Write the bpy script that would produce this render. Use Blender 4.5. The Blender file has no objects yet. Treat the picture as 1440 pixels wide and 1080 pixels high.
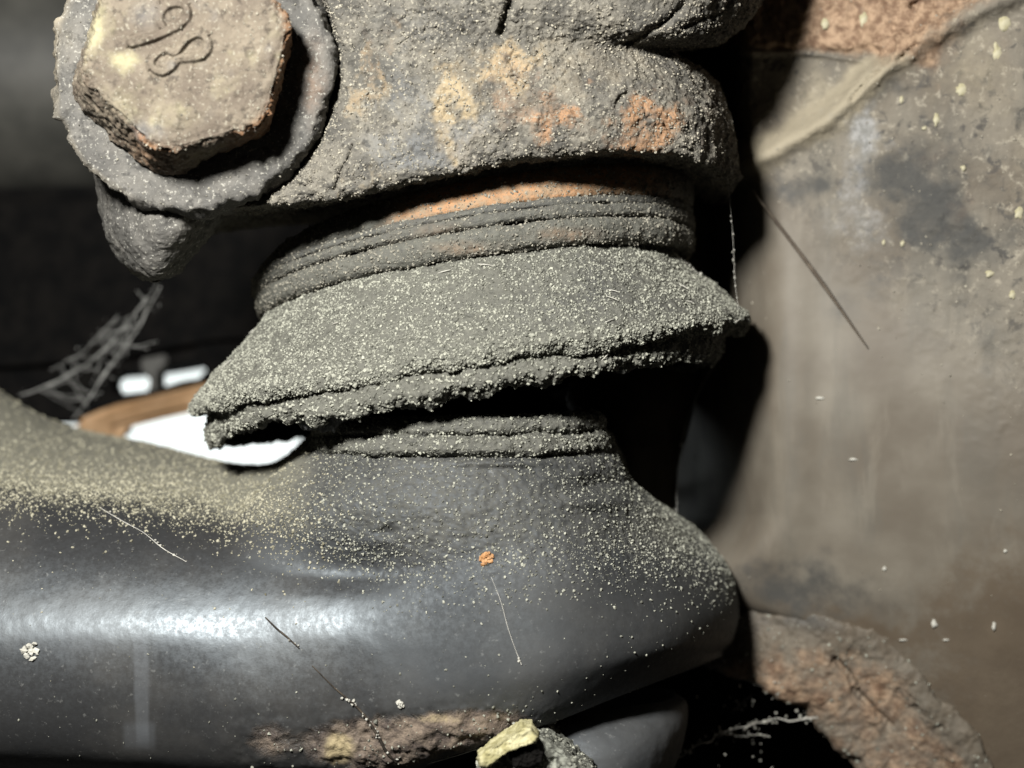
import bpy, math, random
import numpy as np
from mathutils import Vector
scene = bpy.context.scene
COL = scene.collection
rng = np.random.default_rng(7)
random.seed(7)

# ---------------------------------------------------------------- camera, world, lamp, exposure
D = 0.150                 # camera stands 150 mm in front of the focal zone
S = 0.086 / 1440.0        # metres per photo pixel at y = 0
cam_d = bpy.data.cameras.new('camera'); cam = bpy.data.objects.new('camera', cam_d); COL.objects.link(cam)
cam.location = (0, -D, 0); cam.rotation_euler = (math.radians(90), 0, 0)
cam_d.sensor_width = 36.0; cam_d.lens = 36.0 * D / 0.086
cam_d.clip_start = 0.002; cam_d.clip_end = 20.0
cam_d.dof.use_dof = True; cam_d.dof.focus_distance = D - 0.005; cam_d.dof.aperture_fstop = 26.0
scene.camera = cam
world = bpy.data.worlds.new('World'); scene.world = world; world.use_nodes = True
bg = world.node_tree.nodes['Background']
bg.inputs['Color'].default_value = (1.0, 0.97, 0.90, 1); bg.inputs['Strength'].default_value = 0.020
LAMP = (-0.043, -0.127, 0.061)
ld = bpy.data.lights.new('flash_lamp', 'POINT'); lo = bpy.data.objects.new('flash_lamp', ld); COL.objects.link(lo)
lo.location = LAMP; ld.energy = 2.75; ld.shadow_soft_size = 0.0105; ld.color = (1.0, 0.985, 0.955)
scene.view_settings.view_transform = 'Standard'; scene.view_settings.look = 'None'
scene.view_settings.exposure = 0.0; scene.view_settings.gamma = 1.0
scene.cycles.use_denoising = True
scene.cycles.max_bounces = 5

# ---------------------------------------------------------------- helpers: coordinates and noise
def W(p):
    """(photo x, photo y, depth in mm) -> metres"""
    p = np.asarray(p, float); y = p[..., 2] * 0.001; k = S * (D + y) / D
    return np.stack([(p[..., 0] - 720) * k, y, (540 - p[..., 1]) * k], -1)

_perm = rng.permutation(256); _perm = np.concatenate([_perm, _perm, _perm])
_g = rng.normal(size=(256, 3)); _g /= np.linalg.norm(_g, axis=1)[:, None]
def perlin(p):
    p = np.asarray(p, float); i = np.floor(p).astype(int); f = p - i
    u = f * f * f * (f * (f * 6 - 15) + 10); i &= 255
    def gr(a, b, c):
        h = _perm[_perm[_perm[(i[..., 0] + a) & 255] + ((i[..., 1] + b) & 255)] + ((i[..., 2] + c) & 255)]
        g = _g[h & 255]
        return g[..., 0] * (f[..., 0] - a) + g[..., 1] * (f[..., 1] - b) + g[..., 2] * (f[..., 2] - c)
    def L(t, a, b): return a + t * (b - a)
    x00 = L(u[..., 0], gr(0,0,0), gr(1,0,0)); x10 = L(u[..., 0], gr(0,1,0), gr(1,1,0))
    x01 = L(u[..., 0], gr(0,0,1), gr(1,0,1)); x11 = L(u[..., 0], gr(0,1,1), gr(1,1,1))
    return L(u[..., 2], L(u[..., 1], x00, x10), L(u[..., 1], x01, x11)) * 1.6
def fbm(P, mm, octv=4, gain=0.5, off=0.0):
    """noise on world points, feature size in mm"""
    q = P / (mm * 0.001) + off; a = 1.0; s = 0
    for k in range(octv):
        s = s + a * perlin(q); q = q * 2.03 + 17.3; a *= gain
    return s
def ridged(P, mm, octv=3, off=0.0):
    q = P / (mm * 0.001) + off; a = 1.0; s = 0
    for k in range(octv):
        s = s + a * (1 - np.abs(perlin(q)) * 2); q = q * 2.1 + 9.1; a *= 0.5
    return s
def sstep(a, b, x):
    t = np.clip((x - a) / (b - a), 0, 1); return t * t * (3 - 2 * t)
def dpoly(X, Y, pts):
    """distance in photo px from (X, Y) to a polyline"""
    d = np.full(np.shape(X), 1e9)
    for (x0, y0), (x1, y1) in zip(pts[:-1], pts[1:]):
        vx, vy = x1 - x0, y1 - y0; t = np.clip(((X - x0) * vx + (Y - y0) * vy) / (vx * vx + vy * vy + 1e-9), 0, 1)
        d = np.minimum(d, np.hypot(X - x0 - t * vx, Y - y0 - t * vy))
    return d
def blob(X, Y, x, y, rx, ry=None, a=0):
    ry = ry or rx; c, s_ = math.cos(math.radians(a)), math.sin(math.radians(a))
    u = ((X - x) * c + (Y - y) * s_) / rx; v = (-(X - x) * s_ + (Y - y) * c) / ry
    return np.exp(-(u * u + v * v))
def herm(k, V, x):
    """C1 interpolation of V (n, ...) at knots k"""
    k = np.asarray(k, float); V = np.asarray(V, float); n = len(k)
    dl = np.diff(V, axis=0) / np.diff(k).reshape(-1, *([1] * (V.ndim - 1)))
    m = np.empty_like(V); m[0] = dl[0]; m[-1] = dl[-1]
    if n > 2:
        h = np.diff(k); w = (h[1:] / (h[1:] + h[:-1])).reshape(-1, *([1] * (V.ndim - 1)))
        m[1:-1] = dl[:-1] * w + dl[1:] * (1 - w)
    i = np.clip(np.searchsorted(k, x, side='right') - 1, 0, n - 2); h = (k[i + 1] - k[i]); t = (x - k[i]) / h
    sh = (-1,) + (1,) * (V.ndim - 1); t = t.reshape(sh); h = h.reshape(sh)
    return ((2*t**3 - 3*t**2 + 1) * V[i] + (t**3 - 2*t**2 + t) * h * m[i] + (-2*t**3 + 3*t**2) * V[i+1] + (t**3 - t**2) * h * m[i+1])
def sheet(rows, nu, nv, med=False):
    R = np.asarray(rows, float)
    sc = np.array([1, 1, 16.0])
    ku = np.concatenate([[0], np.cumsum(np.linalg.norm(np.diff(R, axis=1) * sc, axis=2).mean(0) + 1)])
    kv = np.concatenate([[0], np.cumsum((np.linalg.norm(np.diff(R, axis=0) * sc, axis=2)[:, -1] if med else np.linalg.norm(np.diff(R, axis=0) * sc, axis=2).mean(1)) + 1)])
    A = herm(ku, R.transpose(1, 0, 2), np.linspace(0, ku[-1], nu)).transpose(1, 0, 2)
    return herm(kv, A, np.linspace(0, kv[-1], nv))
def normals(P, wrap=False):
    if wrap: du = np.roll(P, -1, 1) - np.roll(P, 1, 1)
    else: du = np.gradient(P, axis=1)
    dv = np.gradient(P, axis=0); n = np.cross(du, dv)
    return n / (np.linalg.norm(n, axis=-1, keepdims=True) + 1e-15)

# ---------------------------------------------------------------- helpers: objects
def link(o, parent=None):
    COL.objects.link(o)
    if parent is not None:
        o.parent = parent; o.matrix_parent_inverse.identity()
        o.location = Vector(o.location) - Vector(parent.location)
    return o
def thing(name, label, cat, loc, group=None):
    o = bpy.data.objects.new(name, None); o.empty_display_size = 0.005; COL.objects.link(o); o.location = loc
    o['label'] = label; o['category'] = cat
    if group: o['group'] = group
    return o
def tag(o, label, cat, group=None, kind=None):
    o['label'] = label; o['category'] = cat
    if group: o['group'] = group
    if kind: o['kind'] = kind
    return o
def mesh_raw(name, V, F, mat, parent=None, smooth=True, attrs=None, fsize=4, label=None):
    V = np.ascontiguousarray(V, np.float32).reshape(-1, 3); F = np.ascontiguousarray(F, np.int32).reshape(-1, fsize)
    org = V.mean(0); me = bpy.data.meshes.new(name)
    me.vertices.add(len(V)); me.vertices.foreach_set('co', (V - org).ravel())
    me.loops.add(F.size); me.loops.foreach_set('vertex_index', F.ravel())
    me.polygons.add(len(F)); me.polygons.foreach_set('loop_start', np.arange(0, F.size, fsize, dtype=np.int32))
    me.polygons.foreach_set('use_smooth', np.full(len(F), smooth))
    for k, v in (attrs or {}).items():
        a = me.attributes.new(k, 'FLOAT', 'POINT'); a.data.foreach_set('value', np.ascontiguousarray(v, np.float32).ravel())
    me.update(calc_edges=True); me.validate()
    if mat: me.materials.append(mat)
    o = bpy.data.objects.new(name, me); o.location = org.tolist(); link(o, parent)
    if label: o['label'] = label
    return o
def grid_faces(nv, nu, wrap=False):
    i = np.arange(nv - 1)[:, None]; j = np.arange(nu if wrap else nu - 1)[None, :]; j2 = (j + 1) % nu
    return np.stack([i * nu + j, i * nu + j2, (i + 1) * nu + j2, (i + 1) * nu + j], -1).reshape(-1, 4)
def grid_mesh(name, P, mat, parent=None, wrap=False, attrs=None, label=None):
    return mesh_raw(name, P, grid_faces(P.shape[0], P.shape[1], wrap), mat, parent, True, attrs, 4, label)
# icosahedron for grains
_t = (1 + 5 ** .5) / 2
ICO_V = np.array([(-1,_t,0),(1,_t,0),(-1,-_t,0),(1,-_t,0),(0,-1,_t),(0,1,_t),(0,-1,-_t),(0,1,-_t),(_t,0,-1),(_t,0,1),(-_t,0,-1),(-_t,0,1)], float)
ICO_V /= np.linalg.norm(ICO_V[0])
ICO_F = np.array([(0,11,5),(0,5,1),(0,1,7),(0,7,10),(0,10,11),(1,5,9),(5,11,4),(11,10,2),(10,7,6),(7,1,8),(3,9,4),(3,4,2),(3,2,6),(3,6,8),(3,8,9),(4,9,5),(2,4,11),(6,2,10),(8,6,7),(9,8,1)])
def rand_rot(n):
    q = rng.normal(size=(n, 4)); q /= np.linalg.norm(q, axis=1)[:, None]; w, x, y, z = q.T
    return np.stack([1-2*(y*y+z*z), 2*(x*y-z*w), 2*(x*z+y*w), 2*(x*y+z*w), 1-2*(x*x+z*z), 2*(y*z-x*w), 2*(x*z-y*w), 2*(y*z+x*w), 1-2*(x*x+y*y)], -1).reshape(n, 3, 3)
def grains_at(name, C, r, mat, parent, squash=0.6, stuff=True):
    n = len(C); J = ICO_V[None] * (1 + 0.30 * rng.normal(size=(n, 12, 1)))
    J = J * np.stack([np.ones(n), rng.uniform(squash, 1, n), rng.uniform(squash * 0.8, 1, n)], -1)[:, None, :]
    V = np.einsum('nij,nkj->nki', rand_rot(n), J) * r[:, None, None] + C[:, None, :]
    F = (ICO_F[None] + (np.arange(n) * 12)[:, None, None]).reshape(-1, 3)
    o = mesh_raw(name, V, F, mat, parent, False, {'tone': np.repeat(rng.random(n), 12)}, 3)
    if stuff: o['kind'] = 'stuff'
    return o
def pick(P, N, dens, n):
    a = P[1:, :-1] - P[:-1, :-1]; b = P[:-1, 1:] - P[:-1, :-1]
    area = np.linalg.norm(np.cross(a, b), axis=-1)
    d = np.clip(dens[:-1, :-1], 0, None); facing = N[:-1, :-1, 1] < 0.15
    w = (area * d * facing).ravel(); w /= w.sum()
    k = rng.choice(len(w), n, p=w); i, j = np.unravel_index(k, d.shape); u = rng.random((n, 1)); v = rng.random((n, 1))
    C = P[i, j] * (1-u)*(1-v) + P[i, j+1] * u*(1-v) + P[i+1, j] * (1-u)*v + P[i+1, j+1] * u*v
    return C, N[i, j]
def out_normals(P, wrap=False, ref=None):
    """normals turned towards the camera side (or away from the axis ref)"""
    N = normals(P, wrap)
    s = np.sign((N * (P - ref)).sum(-1, keepdims=True)) if ref is not None else -np.sign(N[..., 1:2] + 1e-9)
    if ref is None: s = np.where(np.median(N[..., 1]) > 0, -1.0, 1.0)
    return N * s
def dust(parent, parts, n, rmin, rmax, mat, name='dust_grains', power=2.0, squash=0.6):
    Cs, rs = [], []
    tot = sum(w for _, _, _, w in parts)
    for P, N, dens, w in parts:
        m = int(n * w / tot)
        if m < 1: continue
        C, Nn = pick(P, N, dens, m); r = (rmin + (rmax - rmin) * rng.random(m) ** power) * 1e-3
        Cs.append(C + Nn * (r * 0.25)[:, None]); rs.append(r)
    return grains_at(name, np.concatenate(Cs), np.concatenate(rs), mat, parent, squash)
def tube(pts, r, n=7, step=None):
    """world points -> (V, F) tube, r scalar or list (m)"""
    p = np.asarray(pts, float); k = np.concatenate([[0], np.cumsum(np.linalg.norm(np.diff(p, axis=0), axis=1))])
    m = max(len(p), int(k[-1] / (step or 0.0006)) + 2); x = np.linspace(0, k[-1], m); q = herm(k, p, x)
    rr = np.interp(x, k, np.broadcast_to(r, (len(p),)))
    t = np.gradient(q, axis=0); t /= np.linalg.norm(t, axis=1)[:, None]
    a = np.cross(t, [0.31, 0.2, 0.93]); a /= np.linalg.norm(a, axis=1)[:, None]; b = np.cross(t, a)
    th = np.linspace(0, 2 * math.pi, n, endpoint=False)
    V = q[:, None] + rr[:, None, None] * (a[:, None] * np.cos(th)[None, :, None] + b[:, None] * np.sin(th)[None, :, None])
    return V.reshape(-1, 3), grid_faces(m, n, True)
def join(parts):
    Vs, Fs, o = [], [], 0
    for V, F in parts:
        Vs.append(V); Fs.append(F + o); o += len(V)
    return np.concatenate(Vs), np.concatenate(Fs)
def slab(name, outline, d0, d1, mat, parent=None, bevel=0.0008):
    """photo outline at depth d0 given real thickness back to d1"""
    import bmesh
    A = W([(x, y, d0) for x, y in outline]); B = A.copy(); B[:, 1] = d1 * 0.001
    org = A.mean(0); bm = bmesh.new(); va = [bm.verts.new(v - org) for v in A]; vb = [bm.verts.new(v - org) for v in B]; n = len(va)
    bm.faces.new(va); bm.faces.new(vb[::-1])
    for i in range(n): bm.faces.new((va[i], vb[i], vb[(i+1) % n], va[(i+1) % n]))
    bmesh.ops.recalc_face_normals(bm, faces=bm.faces)
    if bevel: bmesh.ops.bevel(bm, geom=[e for e in bm.edges], offset=bevel, segments=3, affect='EDGES', clamp_overlap=True)
    me = bpy.data.meshes.new(name); bm.to_mesh(me); bm.free(); me.materials.append(mat)
    o = bpy.data.objects.new(name, me); o.location = org.tolist(); return link(o, parent)

# ---------------------------------------------------------------- helpers: materials
class NB:
    def __init__(s, name):
        s.m = bpy.data.materials.new(name); s.m.use_nodes = True; s.t = s.m.node_tree; s.b = s.t.nodes['Principled BSDF']
        s.tc = s.t.nodes.new('ShaderNodeTexCoord').outputs['Object']
    def n(s, typ, **kw):
        x = s.t.nodes.new(typ)
        for k, v in kw.items(): setattr(x, k, v)
        return x
    def set(s, sock, v):
        if hasattr(v, 'is_output'): s.t.links.new(v, sock)
        else: sock.default_value = v
    def noise(s, mm, det=4, rough=0.55, dist=0.0, co=None):
        x = s.n('ShaderNodeTexNoise'); s.set(x.inputs['Vector'], co or s.tc); x.inputs['Scale'].default_value = 1000.0 / mm
        x.inputs['Detail'].default_value = det; x.inputs['Roughness'].default_value = rough; x.inputs['Distortion'].default_value = dist
        return x.outputs['Fac']
    def voro(s, mm, feat='F1', rand=1.0):
        x = s.n('ShaderNodeTexVoronoi', feature=feat); s.set(x.inputs['Vector'], s.tc); x.inputs['Scale'].default_value = 1000.0 / mm
        x.inputs['Randomness'].default_value = rand
        return x
    def ramp(s, f, a, b, smooth=True):
        x = s.n('ShaderNodeMapRange'); x.interpolation_type = 'SMOOTHSTEP' if smooth else 'LINEAR'
        s.set(x.inputs['Value'], f); x.inputs['From Min'].default_value = a; x.inputs['From Max'].default_value = b
        return x.outputs['Result']
    def math(s, op, a, b=0.0):
        x = s.n('ShaderNodeMath', operation=op); s.set(x.inputs[0], a); s.set(x.inputs[1], b); return x.outputs[0]
    def mix(s, f, a, b, mode='MIX'):
        x = s.n('ShaderNodeMix', data_type='RGBA', blend_type=mode); s.set(x.inputs[0], f)
        for sock, v in ((x.inputs[6], a), (x.inputs[7], b)): s.set(sock, v if hasattr(v, 'is_output') else (*v, 1) if len(v) == 3 else v)
        return x.outputs[2]
    def attr(s, name):
        x = s.n('ShaderNodeAttribute', attribute_name=name); return x.outputs['Fac']
    def bump(s, h, dist_mm, strength=1.0, nrm=None):
        x = s.n('ShaderNodeBump'); x.inputs['Distance'].default_value = dist_mm * 0.001; x.inputs['Strength'].default_value = strength
        s.set(x.inputs['Height'], h)
        if nrm is not None: s.set(x.inputs['Normal'], nrm)
        return x.outputs['Normal']
    def done(s, col, rough, nrm=None, spec=0.3, metal=0.0):
        s.set(s.b.inputs['Base Color'], col if hasattr(col, 'is_output') else (*col, 1)); s.set(s.b.inputs['Roughness'], rough)
        s.b.inputs['Specular IOR Level'].default_value = spec; s.b.inputs['Metallic'].default_value = metal
        if nrm is not None: s.set(s.b.inputs['Normal'], nrm)
        return s.m

def mat_cast(name, base_a, base_b, fleck, rustc, tanc, bump1=0.16, bump2=0.07):
    """corroded casting: fields 'rust', 'tan' and 'blue' mark the stains"""
    k = NB(name)
    c = k.mix(k.ramp(k.noise(3.2, 5, .6), .35, .66), base_a, base_b)
    c = k.mix(k.math('MULTIPLY', k.ramp(k.noise(.75, 4, .6), .52, .66), .8), c, [v * .55 for v in base_a])
    fl = k.ramp(k.noise(.30, 3, .6), .57, .68)
    br = k.noise(1.1, 5, .65)
    def masked(a, lo=.15, hi=1.0): return k.ramp(k.math('MULTIPLY', k.attr(a), k.math('ADD', br, .25)), lo, hi)
    c = k.mix(k.math('MULTIPLY', masked('blue'), .55), c, (.150, .158, .164))
    c = k.mix(k.math('MULTIPLY', masked('tan'), .8), c, tanc)
    c = k.mix(k.math('MULTIPLY', masked('rust'), .8), c, k.mix(k.ramp(k.noise(.6, 3), .4, .65), rustc, [v * .6 for v in rustc]))
    c = k.mix(k.math('MULTIPLY', fl, .75), c, fleck)
    h = k.math('ADD', k.noise(.42, 5, .7), k.math('MULTIPLY', k.ramp(k.voro(.55).outputs['Distance'], 0, .5), -.3))
    n1 = k.bump(k.noise(1.6, 5, .6), bump1 * 2.2, .8); n2 = k.bump(h, bump2 * 3, .9, n1)
    return k.done(c, .82, n2, .25)
M_KNUCKLE = mat_cast('weathered_cast_steel', (.074, .070, .060), (.150, .138, .112), (.29, .27, .215), (.33, .185, .095), (.32, .25, .15))
M_FLANGE = mat_cast('grey_scaled_steel', (.070, .067, .060), (.120, .113, .099), (.30, .29, .25), (.36, .19, .09), (.36, .31, .22), .10, .04)
M_BOLT = mat_cast('rusted_bolt_steel', (.092, .074, .056), (.152, .127, .094), (.24, .22, .17), (.20, .10, .045), (.30, .275, .165), .10, .035)
M_PLATE = mat_cast('grimy_brown_steel', (.092, .080, .063), (.165, .148, .118), (.30, .275, .215), (.24, .135, .072), (.33, .28, .185), .06, .025)
def mat_plate():
    k = NB('grimy_brown_plate')
    mp = k.n('ShaderNodeMapping'); k.set(mp.inputs['Vector'], k.tc); mp.inputs['Scale'].default_value = (1, 1, .22); st = mp.outputs['Vector']
    g = k.attr('grit')
    c = k.mix(k.ramp(k.noise(11, 4, .5), .35, .65), (.098, .083, .063), (.150, .134, .106))
    c = k.mix(k.math('MULTIPLY', k.ramp(k.noise(4.5, 4, .6, .3, st), .45, .7), .55), c, (.088, .082, .068))
    c = k.mix(k.math('MULTIPLY', k.ramp(k.noise(2.6, 4, .6, .3, st), .55, .75), .35), c, (.185, .165, .130))
    c = k.mix(k.math('MULTIPLY', k.ramp(k.noise(1.6, 5, .65, .5), .52, .64), k.math('MULTIPLY', g, .95)), c, (.052, .048, .042))
    c = k.mix(k.math('MULTIPLY', k.ramp(k.noise(.9, 5, .7), .54, .66), k.math('MULTIPLY', g, .8)), c, (.25, .225, .175))
    br = k.noise(1.5, 6, .7)
    def masked(a, lo=.20, hi=.9): return k.ramp(k.math('MULTIPLY', k.attr(a), k.math('ADD', br, .25)), lo, hi)
    c = k.mix(k.math('MULTIPLY', masked('warm'), .85), c, k.mix(k.noise(3, 5, .65), (.052, .036, .022), (.100, .076, .050)))
    c = k.mix(k.math('MULTIPLY', masked('grime', .15, .75), .9), c, (.042, .042, .039))
    c = k.mix(k.math('MULTIPLY', masked('tan'), .75), c, (.27, .235, .165))
    c = k.mix(k.math('MULTIPLY', masked('rust'), .9), c, k.mix(k.ramp(k.noise(1.0, 5, .7), .38, .62), (.125, .072, .042), (.30, .205, .13)))
    c = k.mix(k.math('MULTIPLY', masked('blue', .2, .9), .75), c, k.mix(k.ramp(k.noise(.8, 5, .7), .4, .65), (.145, .147, .140), (.285, .285, .28)))
    n = k.bump(k.noise(5, 4, .5), .10, .4)
    h = k.math('MULTIPLY', k.noise(.5, 5, .7), g)
    return k.done(c, k.math('ADD', .62, k.math('MULTIPLY', g, .2)), k.bump(h, .16, .9, n), .3)
M_GRIMY = mat_plate()
M_LUMP = mat_cast('brown_rust', (.070, .052, .037), (.135, .103, .073), (.28, .23, .17), (.13, .074, .042), (.33, .25, .16), .16, .06)

def mat_rubber():
    k = NB('perished_black_rubber')
    d = k.ramp(k.math('MULTIPLY', k.attr('dusty'), k.math('ADD', k.noise(.5, 4, .7), .35)), .25, .75)
    c = k.mix(k.noise(2.5, 4), (.032, .033, .033), (.060, .060, .058))
    c = k.mix(k.math('MULTIPLY', d, .80), c, k.mix(k.noise(.35, 3), (.052, .052, .043), (.155, .152, .122)))
    r = k.ramp(k.math('MULTIPLY', k.attr('rust'), k.math('ADD', k.noise(1.2, 5, .7), .25)), .2, .95)
    c = k.mix(k.math('MULTIPLY', r, .9), c, k.mix(k.ramp(k.noise(.9, 5, .7), .35, .65), (.34, .18, .085), (.24, .17, .105)))
    n = k.bump(k.noise(.35, 5, .7), .18, .8, k.bump(k.noise(1.5, 4), .3, .5))
    return k.done(c, .78, n, .3)
M_RUBBER = mat_rubber()
def mat_arm():
    k = NB('black_chassis_paint')
    d = k.ramp(k.math('MULTIPLY', k.attr('dusty'), k.math('ADD', k.noise(.45, 4, .7), .45)), .30, .85)
    c = k.mix(k.ramp(k.noise(9, 5, .6), .4, .65), (.022, .022, .022), (.036, .035, .033))
    c = k.mix(k.math('MULTIPLY', k.ramp(k.noise(.5, 3, .7), .60, .74), .35), c, (.16, .16, .15))
    c = k.mix(k.math('MULTIPLY', d, .88), c, k.mix(k.noise(.5, 3), (.100, .094, .068), (.170, .160, .120)))
    st = k.ramp(k.math('MULTIPLY', k.attr('rust'), k.math('ADD', k.noise(1.8, 6, .68, .4), .2)), .25, .5)
    c = k.mix(k.math('MULTIPLY', st, .9), c, k.mix(k.ramp(k.noise(1.3, 5, .7), .38, .62), (.080, .058, .044), (.19, .145, .105)))
    c = k.mix(k.math('MULTIPLY', k.ramp(k.math('MULTIPLY', k.attr('tan'), k.math('ADD', k.noise(.8, 5, .7), .25)), .25, .6), .9), c, (.30, .24, .13))
    c = k.mix(k.math('MULTIPLY', k.attr('drip'), .5), c, (.085, .09, .095))
    rough = k.math('ADD', k.math('ADD', .345, k.math('MULTIPLY', k.ramp(k.noise(.45, 4, .75), .35, .65), .14)), k.math('ADD', k.math('MULTIPLY', k.attr('matte'), .30), k.math('MULTIPLY', k.math('MAXIMUM', d, st), .4)))
    n = k.bump(k.noise(.22, 3, .65), .012, .6, k.bump(k.noise(2.0, 5, .6), .03, .35))
    n = k.bump(k.math('MULTIPLY', st, k.noise(.8, 5, .7)), .35, .9, n)
    k.b.inputs['Specular Tint'].default_value = (.84, .94, 1.0, 1)
    return k.done(c, rough, n, .6)
M_ARM = mat_arm()
def mat_plain(name, a, b, mm, rough=.8, spec=.2, bump_mm=.1, bsize=None):
    k = NB(name); return k.done(k.mix(k.ramp(k.noise(mm, 5, .6), .35, .65), a, b), rough, k.bump(k.noise(bsize or mm, 5, .65), bump_mm, .7), spec)
def mat_grain(name, a, b):
    k = NB(name); return k.done(k.mix(k.attr('tone'), a, b), .9, None, .1)
M_GRAIN = mat_grain('road_dust', (.080, .080, .067), (.335, .335, .275))
M_GRAIN_Y = mat_grain('yellowish_road_dust', (.12, .112, .078), (.36, .34, .255))
M_GRAIN_K = mat_grain('fine_grey_dust', (.09, .085, .072), (.27, .255, .205))
M_GRAIN_P = mat_grain('pale_scale_dust', (.11, .10, .085), (.33, .305, .24))
M_DARK = mat_plain('grease_and_shade', (.003, .003, .003), (.006, .0055, .005), 3, .9, .03)  # near-black colour holds the shade of unlit gaps; greasy on the stud
M_POST = mat_plain('shaded_brown_steel', (.020, .017, .013), (.034, .029, .022), 3, .8, .15)  # shade behind the boot put into a dark brown
M_SHAFT = mat_plain('dull_dark_paint', (.030, .030, .026), (.060, .058, .050), 14, .55, .3)
M_ORANGE = mat_plain('orange_rust', (.25, .150, .075), (.37, .240, .135), 6, .8, .1)
M_WEB = mat_plain('dusty_cobweb', (.38, .37, .33), (.58, .56, .50), 1.0, .9, .1, .02)
M_WEB_DIM = mat_plain('grey_cobweb', (.16, .16, .15), (.30, .30, .28), 1.5, .9, .1, .02)
M_STALK = mat_plain('dark_dry_stalk', (.050, .040, .031), (.090, .074, .056), 1.2, .8, .1, .05)
M_TWIG = mat_plain('brown_dry_stem', (.020, .017, .014), (.055, .045, .034), .8, .8, .1, .05)
M_YELLOW = mat_plain('faded_yellow_paint', (.27, .245, .12), (.42, .39, .235), .9, .75, .2, .15, .5)
M_NUT = mat_plain('crusted_grey_green_steel', (.06, .06, .05), (.24, .245, .205), .55, .85, .2, .3, .5)
M_FLAKE = mat_plain('pale_yellow_paint_flake', (.26, .235, .14), (.36, .335, .235), .8, .8, .2)
M_PALE = mat_plain('pale_crumb', (.30, .29, .25), (.42, .41, .36), .8, .85, .1)
M_CHIP = mat_plain('orange_rust_crumb', (.30, .15, .06), (.45, .26, .13), .5, .8, .1, .2, .3)
M_SKY = bpy.data.materials.new('daylight'); M_SKY.use_nodes = True
_b = M_SKY.node_tree.nodes['Principled BSDF']; _b.inputs['Base Color'].default_value = (0, 0, 0, 1)
_b.inputs['Emission Color'].default_value = (.93, 1.0, .98, 1); _b.inputs['Emission Strength'].default_value = 1.35

# ---------------------------------------------------------------- background
o = slab('sky', [(-420, 250), (445, 250), (445, 900), (-420, 900)], 420, 424, M_SKY, None, 0); o['kind'] = 'structure'; o['label'] = 'bright white daylight seen through the gap under the car'
o = slab('underbody_backing', [(420, -700), (2300, -700), (2300, 1900), (420, 1900)], 190, 196, M_DARK, None, .002); o['kind'] = 'structure'; o['label'] = 'added black sheet for the unlit underside of the car far behind the joint'  # added near-black sheet, fills the dark gaps and blocks the daylight
# drive shaft: big dull tube crossing behind on the left
sh = thing('drive_shaft', 'thick dull dark tube out of focus crossing behind the bolt at upper left', 'shaft', W((60, 120, 80)).tolist())
def cyl_x(x0, x1, yc, r_px, d, nu=40, nv=64, prof=None):
    th = np.linspace(0, 2 * math.pi, nv); xs = np.linspace(x0, x1, nu); c = W(np.stack([xs, np.full(nu, yc), np.full(nu, d)], -1)); r = r_px * S * (D + d * .001) / D
    rr = r * (np.ones(nu) if prof is None else prof(xs))
    return c[None] + rr[None, :, None] * np.stack([np.zeros(nv), -np.cos(th), np.sin(th)], -1)[:, None, :]
grid_mesh('tube', cyl_x(-260, 640, 110, 175, 84), M_SHAFT, sh)
sf = thing('subframe', 'black pressed beam out of focus with two bright slots in its lower flange', 'beam', W((180, 420, 80)).tolist())
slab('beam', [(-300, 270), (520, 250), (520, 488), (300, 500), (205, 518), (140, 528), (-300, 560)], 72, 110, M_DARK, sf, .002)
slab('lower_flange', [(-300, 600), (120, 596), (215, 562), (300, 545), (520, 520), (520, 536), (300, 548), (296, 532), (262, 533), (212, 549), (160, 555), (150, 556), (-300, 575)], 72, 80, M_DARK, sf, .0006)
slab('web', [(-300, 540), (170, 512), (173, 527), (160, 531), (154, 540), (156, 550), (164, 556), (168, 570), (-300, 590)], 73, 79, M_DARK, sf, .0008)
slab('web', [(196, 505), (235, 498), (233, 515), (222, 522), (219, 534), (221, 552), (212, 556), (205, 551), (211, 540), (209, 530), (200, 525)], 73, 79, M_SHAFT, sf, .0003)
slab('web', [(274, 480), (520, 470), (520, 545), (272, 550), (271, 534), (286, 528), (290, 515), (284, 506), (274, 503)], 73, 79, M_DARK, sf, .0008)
tag(slab('flange_rail', [(90, 640), (98, 610), (104, 592), (150, 572), (215, 556), (300, 536), (420, 520), (420, 552), (300, 572), (210, 592), (166, 604), (168, 640), (100, 700)], 66, 71, M_ORANGE, None, .0008),
    'orange rust coloured rail out of focus above the bright white gap', 'rail')

# ---------------------------------------------------------------- brake shield on the right
shield = thing('brake_shield', 'large grimy brown curved steel plate with diagonal ridge at right', 'plate', W((1250, 500, 20)).tolist())
rows = []
for x_off, xs_top in ((0, None),):
    pass
ys = [-160, 0, 90, 180, 260, 400, 560, 720, 860, 900, 960, 1000, 1060, 1120, 1240]
left = [960, 960, 950, 940, 930, 900, 890, 880, 930, 1100, 0, 0, 0, 0, 0]
cols = []
for y, l in zip(ys, left):
    r = []
    if y > 900: l = [1185, 1230, 1275, 1310, 1370][[960, 1000, 1060, 1120, 1240].index(y)]
    xs_ = [l, l + 45, l + 100] + [max(v, l + 120 + 20 * q_) for q_, v in enumerate((1090, 1160, 1260, 1400, 1600))]
    for x in xs_:
        u_ = max(0.0, x - 1000) / 600; d = 14.5 - 12 * u_ + (50 * (max(0.0, 1050 - x) / 170) ** 1.15 if x < 1050 else 0) + 9 * (max(0.0, y - 560) / 520) ** 1.5
        r.append((x, y, d))
    cols.append([(l + 2, y, r[0][2] + 5)] + r + [(1720, y, 4)])
G = sheet(cols, 420, 520, True); X, Y = G[..., 0], G[..., 1]
ridge = [(1560, -90), (1420, -10), (1310, 45), (1232, 100), (1160, 165), (1080, 212), (1015, 240)]
rd = dpoly(X, Y, ridge)
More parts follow.
